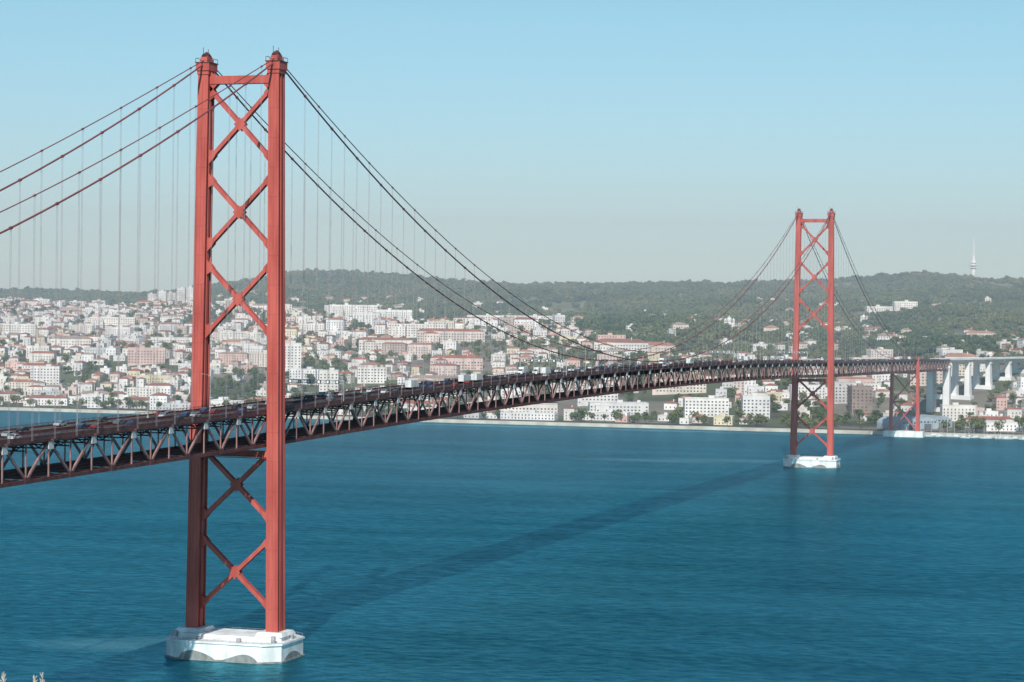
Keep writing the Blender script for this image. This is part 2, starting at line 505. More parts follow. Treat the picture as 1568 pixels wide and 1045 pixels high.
# ---------------------------------------------------------------- water
m, nt, b = new_mat('river_water')
nt.nodes.remove(b)
out = nt.nodes['Material Output']
g = N(nt, 'ShaderNodeNewGeometry')
def mapped(rot, sc):
    mp = N(nt, 'ShaderNodeMapping'); mp.inputs['Rotation'].default_value = (0,0,rot); mp.inputs['Scale'].default_value = sc
    nt.links.new(g.outputs['Position'], mp.inputs['Vector']); return mp
def tex(mp, s, d=3, r=0.55):
    n_ = N(nt, 'ShaderNodeTexNoise'); n_.inputs['Scale'].default_value = s; n_.inputs['Detail'].default_value = d
    n_.inputs['Roughness'].default_value = r
    nt.links.new(mp.outputs['Vector'], n_.inputs['Vector']); return n_
w1 = tex(mapped(-A-0.25, (0.7,1,1)), 0.20, 4, 0.6)
w2 = tex(mapped(-A+0.3, (0.7,1,1)), 0.06, 3)
big = tex(mapped(-A, (0.35,1,1)), 0.006, 4)
mid = tex(mapped(-A-0.1, (0.3,1,1)), 0.03, 4)
def ma(op, a, bb, c=None, clamp=False):
    n_ = N(nt, 'ShaderNodeMath', operation=op); n_.use_clamp = clamp
    for i, v in enumerate((a, bb, c)):
        if v is None: continue
        if isinstance(v, (int, float)): n_.inputs[i].default_value = v
        else: nt.links.new(v, n_.inputs[i])
    return n_.outputs[0]
bu = N(nt, 'ShaderNodeBump'); bu.inputs['Strength'].default_value = 1.0; bu.inputs['Distance'].default_value = 1.5
nt.links.new(ma('MULTIPLY_ADD', w2.outputs['Fac'], 1.0, w1.outputs['Fac']), bu.inputs['Height'])
mix1 = ma('MULTIPLY_ADD', mid.outputs['Fac'], 0.25, ma('MULTIPLY', big.outputs['Fac'], 0.30))
mix2 = ma('MULTIPLY_ADD', w1.outputs['Fac'], 0.45, mix1)
def wake(cx, cy, hx, hy, rot):
    mp = N(nt, 'ShaderNodeMapping'); mp.vector_type = 'TEXTURE'
    mp.inputs['Location'].default_value = (cx, cy, 0); mp.inputs['Rotation'].default_value = (0,0,rot); mp.inputs['Scale'].default_value = (hx, hy, 1)
    nt.links.new(g.outputs['Position'], mp.inputs['Vector'])
    gr = N(nt, 'ShaderNodeTexGradient'); gr.gradient_type = 'SPHERICAL'
    nt.links.new(mp.outputs['Vector'], gr.inputs['Vector']); return gr.outputs['Fac']
c1 = W(140,1745,0); c2 = W(-122,742,0); c3 = W(60, 2230, 0)
wk = ma('ADD', ma('ADD', ma('MULTIPLY', wake(c1.x,c1.y,125,48,A-0.12), 0.75), wake(c2.x,c2.y,38,22,A)), wake(c3.x,c3.y,500,28,A-0.3))
wk = ma('MULTIPLY', wk, ma('MULTIPLY_ADD', mid.outputs['Fac'], 2.4, -0.5), None, True)
rp = N(nt, 'ShaderNodeValToRGB')
rp.color_ramp.elements[0].position = 0.42; rp.color_ramp.elements[1].position = 0.60
rp.color_ramp.elements[0].color = (0.002,0.040,0.060,1); rp.color_ramp.elements[1].color = (0.010,0.072,0.094,1)
nt.links.new(mix2, rp.inputs['Fac'])
mxc = N(nt, 'ShaderNodeMix'); mxc.data_type = 'RGBA'
nt.links.new(wk, mxc.inputs[0])
A_in = [i for i in mxc.inputs if i.type == 'RGBA']
nt.links.new(rp.outputs['Color'], A_in[0]); A_in[1].default_value = (0.12,0.25,0.28,1)
mres = [o for o in mxc.outputs if o.type == 'RGBA'][0]
df = N(nt, 'ShaderNodeBsdfDiffuse'); gl_ = N(nt, 'ShaderNodeBsdfGlossy')
nt.links.new(mres, df.inputs['Color']); nt.links.new(bu.outputs['Normal'], gl_.inputs['Normal'])
gl_.inputs['Color'].default_value = (0.22,0.69,0.84,1); gl_.inputs['Roughness'].default_value = 0.22
ms = N(nt, 'ShaderNodeMixShader')
nt.links.new(ma('MULTIPLY_ADD', mix2, 1.1, -0.19, True), ms.inputs[0])
nt.links.new(df.outputs[0], ms.inputs[1]); nt.links.new(gl_.outputs[0], ms.inputs[2]); nt.links.new(ms.outputs[0], out.inputs['Surface'])
M_water = m
wb = MB()
wb.face([(-30000,-12000,0),(30000,-12000,0),(30000,40000,0),(-30000,40000,0)], 0)
wb.obj('river_water', [M_water])

sw = MB()
for l in range(-1700, 1701, 25):
    a = W(l, shore(l)-2, 0); b2 = W(l+25, shore(l+25)-2, 0)
    sw.beam((a.x,a.y,0.4), (b2.x,b2.y,0.4), 2.4, 5.6)
sw.obj('seawall', [mat_noise('seawall_stone', (0.40,0.36,0.30), (0.58,0.54,0.46), 0.08, 0.9)])

# ================================================================ BUILDINGS
WALLS = [(0.82,0.81,0.79)]*11 + [(0.78,0.75,0.70)]*4 + [(0.70,0.62,0.56),(0.72,0.67,0.55),(0.60,0.60,0.60),(0.72,0.60,0.55),(0.55,0.45,0.40),(0.74,0.66,0.48),(0.68,0.48,0.42)]
TILES = [(0.36,0.13,0.08),(0.40,0.17,0.115),(0.32,0.13,0.095),(0.44,0.24,0.17),(0.35,0.27,0.22)]
GLASS = [(0.06,0.07,0.08),(0.10,0.11,0.12),(0.18,0.18,0.18),(0.04,0.05,0.06)]
def building(mb, x, y, z, w, d, h, rot, roof='hip', wall=None, tile=None, fl=3.1, pitch=3.3, win=True, winw=1.4, winh=1.7, base=14, glass=None):
    wall = wall or random.choice(WALLS); tile = tile or random.choice(TILES)
    ca, sa = math.cos(rot), math.sin(rot)
    P = lambda u, v, zz: (x+u*ca-v*sa, y+u*sa+v*ca, zz)
    k = 0.86+0.16*rnd(); wall = tuple(min(0.85,c*k) for c in wall)
    cs = [(-w/2,-d/2),(w/2,-d/2),(w/2,d/2),(-w/2,d/2)]
    for i in range(4):
        a = cs[i]; b = cs[(i+1)%4]
        mb.face([P(*a, z-base), P(*b, z-base), P(*b, z+h), P(*a, z+h)], 0, wall)
    if roof == 'hip':
        e = 0.5; rh = min(w, d)*0.22; W2 = w/2+e; D2 = d/2+e; zz = z+h
        mb.face([P(-W2,-D2,zz-0.02),P(-W2,D2,zz-0.02),P(W2,D2,zz-0.02),P(W2,-D2,zz-0.02)], 0, wall)
        if w >= d:
            r0 = (-(w-d)/2-0.01, 0); r1 = ((w-d)/2+0.01, 0)
            mb.face([P(-W2,-D2,zz),P(W2,-D2,zz),P(*r1,zz+rh),P(*r0,zz+rh)],0,tile)
            mb.face([P(W2,D2,zz),P(-W2,D2,zz),P(*r0,zz+rh),P(*r1,zz+rh)],0,tile)
            mb.face([P(W2,-D2,zz),P(W2,D2,zz),P(*r1,zz+rh)],0,tile)
            mb.face([P(-W2,D2,zz),P(-W2,-D2,zz),P(*r0,zz+rh)],0,tile)
        else:
            r0 = (0,-(d-w)/2); r1 = (0,(d-w)/2)
            mb.face([P(W2,-D2,zz),P(W2,D2,zz),P(*r1,zz+rh),P(*r0,zz+rh)],0,tile)
            mb.face([P(-W2,D2,zz),P(-W2,-D2,zz),P(*r0,zz+rh),P(*r1,zz+rh)],0,tile)
            mb.face([P(-W2,-D2,zz),P(W2,-D2,zz),P(*r0,zz+rh)],0,tile)
            mb.face([P(W2,D2,zz),P(-W2,D2,zz),P(*r1,zz+rh)],0,tile)
        if rnd() < 0.5:
            q = P(w*0.2, -d*0.15, 0); mb.box(q[0], q[1], zz+rh*0.8, 0.9, 1.4, rh*1.0+0.8, rot, 0, wall)
    else:
        g_ = (0.36+0.26*rnd()); rc = (g_, g_*0.97, g_*0.93)
        mb.face([P(-w/2,-d/2,z+h-0.5),P(w/2,-d/2,z+h-0.5),P(w/2,d/2,z+h-0.5),P(-w/2,d/2,z+h-0.5)],0,rc)
        for (u, v, a_, b_) in ((0,-d/2-0.1,w+0.4,0.24),(0,d/2+0.1,w+0.4,0.24)):
            q = P(u,v,0); mb.box(q[0],q[1],z+h-0.1,a_,b_,0.35,rot,0,tuple(c*0.92 for c in wall))
        q = P(w*0.15*(rnd()-0.5)*2, 0.1*d, 0); mb.box(q[0], q[1], z+h+1.0, min(6,w*0.3), min(5,d*0.4), 3.0, rot, 0, tuple(c*0.95 for c in wall))
    if win:
        nf = max(1, int((h-0.6)/fl))
        for i in range(4):
            ln = w if i % 2 == 0 else d
            nw = max(1, int((ln-1.0)/pitch))
            for j in range(nf):
                z0 = z + 0.9 + j*fl
                for q_ in range(nw):
                    if rnd() < 0.06: continue
                    cc = -ln/2 + ln*(q_+0.5)/nw
                    a_, b_ = cc-winw/2, cc+winw/2
                    o = 0.04
                    if i == 0: pts = [(a_,-d/2-o),(b_,-d/2-o)]
                    elif i == 1: pts = [(w/2+o,a_),(w/2+o,b_)]
                    elif i == 2: pts = [(b_,d/2+o),(a_,d/2+o)]
                    else: pts = [(-w/2-o,b_),(-w/2-o,a_)]
                    mb.face([P(*pts[0],z0),P(*pts[1],z0),P(*pts[1],z0+winh),P(*pts[0],z0+winh)],0, glass or random.choice(GLASS))

ROT = A
occupied = []
named = [
 ('hospital_building', 540, 3850, 82, 20, 26, 0.05, 'flat', (0.82,0.81,0.78)),
 ('hospital_building', 600, 3830, 66, 18, 24, 0.10, 'flat', (0.82,0.81,0.78)),
 ('university_building', 745, 3650, 60, 22, 26, -0.2, 'flat', (0.82,0.80,0.76)),
 ('university_building', 812, 3750, 100, 18, 18, 0.0, 'flat', (0.80,0.80,0.78)),
 ('office_building', 855, 3500, 16, 14, 20, 0.3, 'flat', (0.8,0.8,0.8)),
 ('convent_building', 172, 3700, 72, 24, 22, 0.1, 'flat', (0.82,0.79,0.74)),
 ('palace_building', 950, 2960, 70, 22, 16, 0.05, 'hip', (0.78,0.75,0.70)),
 ('palace_building', 1005, 3010, 50, 20, 13, -0.05, 'hip', (0.76,0.64,0.57)),
 ('warehouse', 948, 2420, 62, 26, 13, 0.03, 'flat', (0.80,0.80,0.78)),
 ('warehouse', 915, 2500, 44, 26, 19, 0.05, 'flat', (0.78,0.77,0.74)),
 ('museum_building', 1082, 2400, 46, 22, 19, 0.02, 'flat', (0.82,0.81,0.78)),
 ('office_building', 1158, 2370, 28, 20, 24, 0.0, 'flat', (0.82,0.82,0.80)),
 ('office_building', 1318, 2400, 22, 20, 27, 0.1, 'flat', (0.34,0.26,0.23)),
 ('office_building', 1290, 2460, 20, 18, 22, 0.1, 'flat', (0.60,0.58,0.56)),
 ('cultural_centre', 790, 2440, 90, 26, 10, 0.0, 'flat', (0.76,0.72,0.66)),
 ('factory_building', 1040, 2560, 60, 24, 15, 0.0, 'hip', (0.74,0.66,0.58)),
 ('apartment_tower', 232, 4600, 17, 15, 36, 0.2, 'flat', (0.80,0.78,0.75)),
 ('apartment_tower', 247, 4650, 17, 15, 40, 0.2, 'flat', (0.80,0.78,0.75)),
 ('apartment_tower', 262, 4600, 17, 15, 38, 0.2, 'flat', (0.78,0.74,0.70)),
 ('apartment_tower', 276, 4660, 17, 15, 44, 0.2, 'flat', (0.80,0.78,0.75)),
 ('apartment_tower', 291, 4620, 17, 15, 46, 0.2, 'flat', (0.82,0.80,0.77)),
 ('apartment_block', 690, 3060, 90, 14, 16, 0.1, 'hip', (0.78,0.68,0.62)),
 ('apartment_block', 640, 3160, 80, 14, 18, -0.1, 'flat', (0.80,0.76,0.72)),
 ('apartment_block', 590, 3000, 70, 14, 14, 0.15, 'hip', (0.80,0.75,0.69)),
 ('apartment_block', 700, 2800, 64, 16, 14, 0.0, 'hip', (0.70,0.54,0.48)),
 ('apartment_block', 680, 2620, 78, 14, 16, -0.05, 'hip', (0.74,0.60,0.54)),
 ('apartment_block', 570, 2700, 34, 14, 18, 0.1, 'flat', (0.80,0.77,0.73)),
 ('apartment_block', 445, 2780, 26, 16, 34, 0.1, 'flat', (0.80,0.78,0.74)),
 ('apartment_block', 505, 2640, 22, 16, 24, 0.0, 'flat', (0.72,0.70,0.66)),
 ('apartment_block', 225, 2860, 46, 14, 20, 0.1, 'flat', (0.66,0.48,0.43)),
 ('apartment_block', 265, 3200, 60, 14, 20, -0.1, 'flat', (0.80,0.78,0.74)),
 ('apartment_block', 70, 2750, 34, 14, 22, 0.1, 'flat', (0.78,0.76,0.74)),
 ('apartment_block', 110, 3050, 52, 14, 16, 0.1, 'hip', (0.78,0.75,0.70)),
 ('apartment_block', 30, 3300, 46, 14, 22, 0.1, 'flat', (0.80,0.78,0.74)),
 ('apartment_block', 360, 3250, 40, 14, 22, 0.1, 'flat', (0.80,0.78,0.74)),
 ('terraced_building', 1345, 3850, 44, 14, 13, 0.1, 'flat', (0.80,0.78,0.74)),
 ('terraced_building', 1385, 3900, 40, 14, 15, 0.1, 'flat', (0.80,0.78,0.74)),
 ('villa', 1040, 3350, 24, 16, 9, 0.2, 'hip', (0.74,0.66,0.58)),
 ('villa', 1180, 3300, 22, 16, 10, 0.0, 'hip', (0.78,0.66,0.58)),
 ('villa', 1500, 3320, 44, 16, 12, 0.1, 'hip', (0.78,0.74,0.70)),
 ('villa', 1545, 3250, 30, 16, 10, 0.0, 'hip', (0.74,0.62,0.50)),
 ('villa', 1490, 3150, 26, 16, 10, 0.2, 'hip', (0.80,0.77,0.74)),
 ('apartment_block', 1470, 2640, 40, 18, 22, 0.1, 'hip', (0.74,0.64,0.54)),
 ('apartment_block', 1240, 2640, 46, 18, 20, 0.0, 'flat', (0.78,0.73,0.69)),
 ('apartment_block', 1330, 2620, 40, 18, 24, 0.1, 'flat', (0.78,0.72,0.66)),
 ('apartment_block', 1420, 2560, 40, 18, 20, 0.0, 'flat', (0.66,0.54,0.48)),
]
for (kind, bb, d, w, dp, h, r, roof, wall) in named:
    lat = latof(bb, d); z = height(lat, d); p = W(lat, d, z)
    mb = MB(); building(mb, 0, 0, 0, w, dp, h, 0, roof, wall, fl=3.4, pitch=3.6, winw=1.8, winh=1.5, base=20)
    if w > 60:
        building(mb, -w*0.3, -dp*0.5-6, 0, w*0.22, 12, h*0.8, 0, roof, wall, fl=3.4, pitch=3.6, base=20)
    me = mb.mesh(kind, [M_city])
    inst(kind, me, p, ROT+r)
    occupied.append((lat, d, max(w, dp)*0.55+6))
    occupied.append((lat*(d-30)/d, d-30, max(w, dp)*0.5))

def domed_church(bb, d, s):
    lat = latof(bb, d); z = height(lat, d); p = W(lat, d, z)
    mb = MB(); wc = (0.8,0.79,0.76)
    mb.box(0,0,5,26,18,30,0,0,wc)
    k = 14
    ring = [(6.5*math.cos(2*math.pi*i/k), 6.5*math.sin(2*math.pi*i/k)) for i in range(k)]
    mb.prism([(x,y,20) for x,y in ring], [(x,y,27) for x,y in ring], 0, wc)
    prev = [(x*1.06,y*1.06,27) for x,y in ring]
    for j in range(1,6):
        a = j/6*math.pi/2
        cur = [(x*1.06*math.cos(a), y*1.06*math.cos(a), 27+7.5*math.sin(a)) for x,y in ring]
        for i in range(k):
            i2=(i+1)%k; mb.face([prev[i],prev[i2],cur[i2],cur[i]],0,wc)
        prev = cur
    mb.prism(prev, [(x*0.12,y*0.12,36) for x,y in ring], 0, wc)
    mb.box(0,0,37.5,1.2,1.2,4,0,0,wc,0.3)
    for i in range(k):
        x,y = ring[i]; mb.box(x*1.0,y*1.0,23.5,0.9,0.9,3.6,math.atan2(y,x),0,(0.08,0.09,0.1))
    for sx in (-10,10):
        mb.box(sx,-8,16,5,5,24,0,0,wc); mb.box(sx,-8,30,5,5,4,0,0,wc,0.1)
        mb.box(sx,-10.6,24,1.6,0.3,3,0,0,(0.08,0.09,0.1))
    me = mb.mesh('domed_church', [M_city]); o = inst('domed_church', me, p, ROT, s)
    occupied.append((lat, d, 24*s))
domed_church(1116, 3350, 0.6)
domed_church(1322, 3700, 0.45)

def comm_tower():
    d = 5300; lat = latof(1489, d); z = height(lat, d); p = W(lat, d, z+8)
    mb = MB()
    mb.tube([(0,0,-15),(0,0,20),(0,0,52)], [6.6,6.0,5.4], 16)
    for zz, r in ((34,9),(40,11),(46,9)):
        mb.tube([(0,0,zz),(0,0,zz+0.8),(0,0,zz+2.4),(0,0,zz+3)], [r*0.7,r,r,r*0.8], 16)
    mb.tube([(0,0,52),(0,0,63)], [4.0,3.0], 12)
    for i in range(4):
        a = math.pi/4+i*math.pi/2
        mb.beam((2.4*math.cos(a),2.4*math.sin(a),62),(1.2*math.cos(a),1.2*math.sin(a),88),0.9,0.9)
    for zz in range(63,88,3):
        mb.box(0,0,zz,3.4-(zz-60)*0.05,3.4-(zz-60)*0.05,0.6)
        mb.beam((-1.5,0,zz),(1.5,0,zz+3),0.5,0.5); mb.beam((0,-1.5,zz),(0,1.5,zz+3),0.5,0.5)
    mb.beam((0,0,87),(0,0,106),1.1,1.1)
    o = bpy.data.objects.new('communications_tower', mb.mesh('communications_tower',[M_viad]))
    o.location = p; scene.collection.objects.link(o)
    occupied.append((lat, d-20, 20))
comm_tower()

def viaduct():
    mb = MB()
    nodes = [(447+36*k, 2390+66*k) for k in range(0, 9)]
    def zr(k): return zt(ND) - 0.5*k*0.6
    dirv = (R*36+F*66).normalized(); nrm = Vector((dirv.y, -dirv.x, 0)); rot = math.atan2(nrm.y, nrm.x)
    for k in range(8):
        a = W(*nodes[k], 0); b = W(*nodes[k+1], 0)
        za, zb = zr(k), zr(k+1)
        mb.beam((a.x,a.y,za-1.6),(b.x,b.y,zb-1.6), 9, 3.0)
        mb.beam((a.x,a.y,za-0.1),(b.x,b.y,zb-0.1), 22, 0.5)
        for sg in (-1,1):
            q = nrm*sg*10.8
            mb.beam((a.x+q.x,a.y+q.y,za+0.7),(b.x+q.x,b.y+q.y,zb+0.7), 0.3, 1.1)
    for k in range(0, 9):
        lat, d = nodes[k]; z0 = height(lat, d)-3; p = W(lat, d, 0); zt_ = zr(k)-3.1
        mb.box(p.x, p.y, zt_-1.2, 20, 6.0, 2.4, rot)
        cr, sr = math.cos(rot), math.sin(rot)
        def rect(c, hx, hy, z): return [(c.x+a*hx*cr-b_*hy*sr, c.y+a*hx*sr+b_*hy*cr, z) for a,b_ in ((-1,-1),(1,-1),(1,1),(-1,1))]
        for sg in (-1, 1):
            t_ = p + nrm*sg*6.8; bt = p + nrm*sg*7.4
            mb.prism(rect(bt, 3.0, 4.6, z0), rect(t_, 2.4, 3.4, zt_-2.4), 0)
        zm = z0+(zt_-z0)*0.55
        mb.box(p.x, p.y, zm, 9.2, 3.0, 3.0, rot)
        mb.box(p.x, p.y, z0+3, 24, 13, 7, rot)
        occupied.append((lat, d, 20))
        occupied.append((lat-8, d-32, 14))
    mb.obj('concrete_viaduct', [M_viad])
viaduct()
ab = MB()
for sx in (-1,1):
    ab.box(sx*8.5, ND-4, 28, 6.5, 14, 64, 0)
ab.box(0, ND-4, 61.2, 25, 15, 2.4, 0); ab.box(0, ND-4, 30, 10.4, 8, 5, 0); ab.box(0, ND-4, 4, 30, 20, 12, 0)
ab.obj('bridge_anchorage', [M_viad])

def hangar(bb, d, w, ln, r):
    lat = latof(bb,d); z = height(lat,d); p = W(lat,d,z); mb = MB(); k = 10
    pr = [(-w/2,0)]+[(-w/2*math.cos(math.pi*i/k), 5+w*0.30*math.sin(math.pi*i/k)) for i in range(k+1)]+[(w/2,0)]
    mb.prism([(x,-ln/2,zz-0) for x,zz in pr], [(x,ln/2,zz) for x,zz in pr], 0, (0.36,0.43,0.48))
    mb.box(0,-ln/2-0.1,2.6,w*0.4,0.2,5.2,0,0,(0.12,0.15,0.18))
    for i in range(5):
        mb.box(-w*0.36+i*w*0.18, -ln/2-0.1, 7.0, w*0.1, 0.2, 1.6, 0, 0, (0.1,0.12,0.14))
    inst('arched_hangar', mb.mesh('arched_hangar',[M_city]), p, ROT+r); occupied.append((lat,d,max(w,ln)*0.6))
hangar(1378, 2225, 22, 44, 0.4); hangar(1404, 2245, 22, 44, 0.4); hangar(1428, 2265, 22, 40, 0.4)

bm_ = MB()
hull = [(-5.5,0),(-4.5,1.5),(0,1.8),(4,1.1),(6,0),(4,-1.1),(0,-1.8),(-4.5,-1.5)]
bm_.prism([(x*0.85,y*0.7,-0.3) for x,y in hull],[(x,y,1.2) for x,y in hull],0)
bm_.box(-0.8,0,1.6,4.2,2.0,0.8,0,0,None,0.8)
bm_.beam((0.6,0,1.2),(0.6,0,14),0.14,0.14); bm_.beam((0.6,0,2.6),(-4.4,0,2.6),0.25,0.25)
bm_.beam((0.6,0,13.8),(5.8,0,1.3),0.04,0.04); bm_.box(-1.0,0,2.02,1.6,1.0,0.05,0,1)
boat_me = bm_.mesh('sailing_boat',[M_white, M_glass])
for i in range(18):
    b0 = 1436+ i*9 + rnd()*4
    d0 = 2130 - 22*rnd()
    lat = latof(b0, d0); d0 = shore(lat)-8-18*rnd()
    inst('sailing_boat', boat_me, W(lat, d0, 0), rnd()*6.28, 0.8+0.4*rnd())

# ---- mass of city buildings
city = MB()
def free(lat, d, r):
    for (a, b, rr) in occupied:
        if abs(lat-a) < rr+r and abs(d-b) < rr*0.75+r: return False
    return True
treepts = []
def tree_at(lat, d, s, kind): treepts.append((W(lat, d, height(lat, d)-0.4*s), s, kind))
def near_bridge(p): return abs(p.x) < 22 and p.y < ND+20
cnt = 0
t = 48.0
while t < 2500:
    step = 23 if t < 900 else 27
    l = -1500.0
    while l < 1500:
        lat = l + (rnd()-0.5)*9; d = shore(lat)+t+(rnd()-0.5)*10
        l += (19 if t < 900 else 23)
        b = 784+3505*lat/d
        if b < -260 or b > 1830: continue
        p = W(lat, d, 0)
        tm = tmax(b)
        n1 = nz(lat/190, d/190, 11.0); n2 = nz(lat/60, d/60, 4.0)
        if t > tm:
            dens = 0.05 if t < tm+900 else 0.01
            if b > 1000 and n1 > 0.04 and t < tm+900: dens = 0.24
        else:
            dens = 0.92 if n1 > -0.15 else 0.25
            if n2 < -0.24: dens *= 0.3
            if b > 420: dens *= 0.84
            if b > 850: dens *= 0.85
            if t < 110: dens *= 0.5
        if near_bridge(p) or not free(lat, d, 10):
            continue
        if rnd() < dens:
            z = height(lat, d)
            big = rnd() < 0.09
            w = 8+11*rnd(); dp = 8+6*rnd(); h = 3.1*(1.6+int(rnd()*rnd()*4.2))+1.0
            roofp = 0.58
            if big and t > 60: w = 22+20*rnd(); h += 3+7*rnd(); roofp = 0.35
            if t < 150 and rnd() < 0.3:      # long low waterfront sheds
                w = 34+26*rnd(); dp = 14; h = 7+2*rnd(); roofp = 0.7
                occupied.append((lat, d, w*0.5))
            if t > tm: h = 7+3*rnd(); w *= 1.1
            r = ROT + 0.35*math.sin(lat/260.0+d/500.0) + (0.1*(rnd()-0.5)) + (math.pi/2 if rnd() < 0.3 and w < 24 else 0)
            building(city, p.x, p.y, z, w, dp, h, r, 'hip' if rnd() < roofp else 'flat', pitch=3.4 if t<1000 else 4.2, winw=1.2 if t<1000 else 1.6)
            cnt += 1
            if t > tm: occupied.append((lat, d-12, 4))
            if rnd() < 0.30: tree_at(lat+11, d-13, 0.6+0.35*rnd(), 0)
        else:
            if t < tm:
                for _ in range(2):
                    if rnd() < 0.7: tree_at(lat+(rnd()-0.5)*18, d+(rnd()-0.5)*18, 0.65+0.6*rnd(), 0)
    t += step
city.obj('distant_city_buildings', [M_city])
print('buildings', cnt, 'faces', len(city.f))

def leaf_mat(name, c1, cm, c2):
    m, nt, b = new_mat(name)
    oi = N(nt, 'ShaderNodeObjectInfo'); g = N(nt, 'ShaderNodeNewGeometry')
    no = N(nt, 'ShaderNodeTexNoise'); no.inputs['Scale'].default_value = 0.006; no.inputs['Detail'].default_value = 6
    nt.links.new(g.outputs['Position'], no.inputs['Vector'])
    ad = N(nt, 'ShaderNodeMath', operation='MULTIPLY_ADD'); ad.inputs[1].default_value = 0.35
    nt.links.new(oi.outputs['Random'], ad.inputs[0])
    mr = N(nt, 'ShaderNodeMapRange'); mr.inputs['From Min'].default_value = 0.33; mr.inputs['From Max'].default_value = 0.67
    mr.inputs['To Min'].default_value = 0.0; mr.inputs['To Max'].default_value = 0.65
    nt.links.new(no.outputs['Fac'], mr.inputs['Value']); nt.links.new(mr.outputs['Result'], ad.inputs[2])
    r = N(nt, 'ShaderNodeValToRGB'); r.color_ramp.elements[0].position = 0.1; r.color_ramp.elements[1].position = 0.9
    r.color_ramp.elements[0].color = (*c1,1); r.color_ramp.elements[1].color = (*c2,1)
    e = r.color_ramp.elements.new(0.5); e.color = (*cm,1)
    nt.links.new(ad.outputs[0], r.inputs['Fac']); nt.links.new(r.outputs['Color'], b.inputs['Base Color'])
    b.inputs['Roughness'].default_value = 0.8; b.inputs['Specular IOR Level'].default_value = 0.2
    return m
M_leaf = leaf_mat('foliage', (0.048,0.088,0.036), (0.105,0.140,0.050), (0.185,0.185,0.075))
M_bark = mat_noise('bark', (0.06,0.045,0.03), (0.10,0.08,0.06), 2, 0.9)
def tree_geo(mb, x0, y0, H, Rr, nleaf, leaf):
    mb.tube([(x0,y0,-1.5),(x0,y0,H*0.35),(x0+0.3,y0,H*0.75)],[0.45,0.3,0.12],6,1)
    lumps = []
    for i in range(7):
        a = rnd()*6.28; rr = Rr*0.55*math.sqrt(rnd())
        lumps.append((x0+rr*math.cos(a), y0+rr*math.sin(a), H*(0.45+0.4*rnd()), Rr*(0.38+0.3*rnd())))
    for (lx,ly,lz,lr) in lumps[:4]:
        mb.beam((x0,y0,H*0.3),(lx,ly,lz),0.2,0.2,m=1)
    for i in range(nleaf):
        lx,ly,lz,lr = random.choice(lumps)
        v = Vector((random.gauss(0,1),random.gauss(0,1),random.gauss(0,1))).normalized()*lr*(0.6+0.45*rnd())
        c = Vector((lx+v.x, ly+v.y, lz+v.z*0.8))
        nrm = (v.normalized()+Vector((random.gauss(0,.5),random.gauss(0,.5),random.gauss(0,.5)))).normalized()
        a = nrm.orthogonal().normalized(); b = nrm.cross(a)
        s = leaf*(0.6+0.8*rnd())
        mb.face([tuple(c+a*s*0.5+b*s*0.3), tuple(c-a*s*0.2+b*s*0.55), tuple(c-a*s*0.55-b*s*0.2), tuple(c+a*s*0.15-b*s*0.55)], 0)
kinds = bpy.data.collections.new('tree_kinds')
def mk(name, fn):
    mb = MB(); fn(mb); me = mb.mesh(name, [M_leaf, M_bark]); o = bpy.data.objects.new(name, me); kinds.objects.link(o)
for i in range(3):
    mk('a_tree_%d' % i, lambda mb: tree_geo(mb, 0, 0, 9+2*i, 4.6, 260, 1.2))
for i in range(3):
    def clump(mb):
        for k in range(5):
            tree_geo(mb, (rnd()-0.5)*19, (rnd()-0.5)*19, 5+8*rnd(), 4+2.6*rnd(), 110, 2.1)
    mk('b_clump_%d' % i, clump)
t = 60.0
while t < 3450:
    l = -1700.0
    while l < 1700:
        lat = l+(rnd()-0.5)*16; d = shore(lat)+t+(rnd()-0.5)*16; l += 21
        b = 784+3505*lat/d
        if b < -200 or b > 1780: continue
        tm = tmax(b)+60*nz(lat/80, d/80, 8)
        if t < tm: continue
        n = nz(lat/140, d/140, 5); n3 = nz(lat/50, d/50, 2)
        if n > 0.26 and rnd() < 0.75: continue
        if n3 > 0.34: continue
        if not free(lat, d, 5): continue
        tree_at(lat, d, 0.65+0.6*rnd()+0.3*n3, 1)
    t += 21
for l in range(-900, 900, 1):
    if rnd() < 0.075:
        lat = l; b = 784+3505*lat/shore(lat)
        dd = 20+5*rnd() if rnd() < 0.5 else 40+8*rnd()
        pr_ = 1.0 if 840 < b < 1360 else 0.5
        if rnd() < pr_ and free(lat, shore(lat)+dd, 2): tree_at(lat, shore(lat)+dd, 0.7+0.55*rnd(), 0)
print('trees', len(treepts))
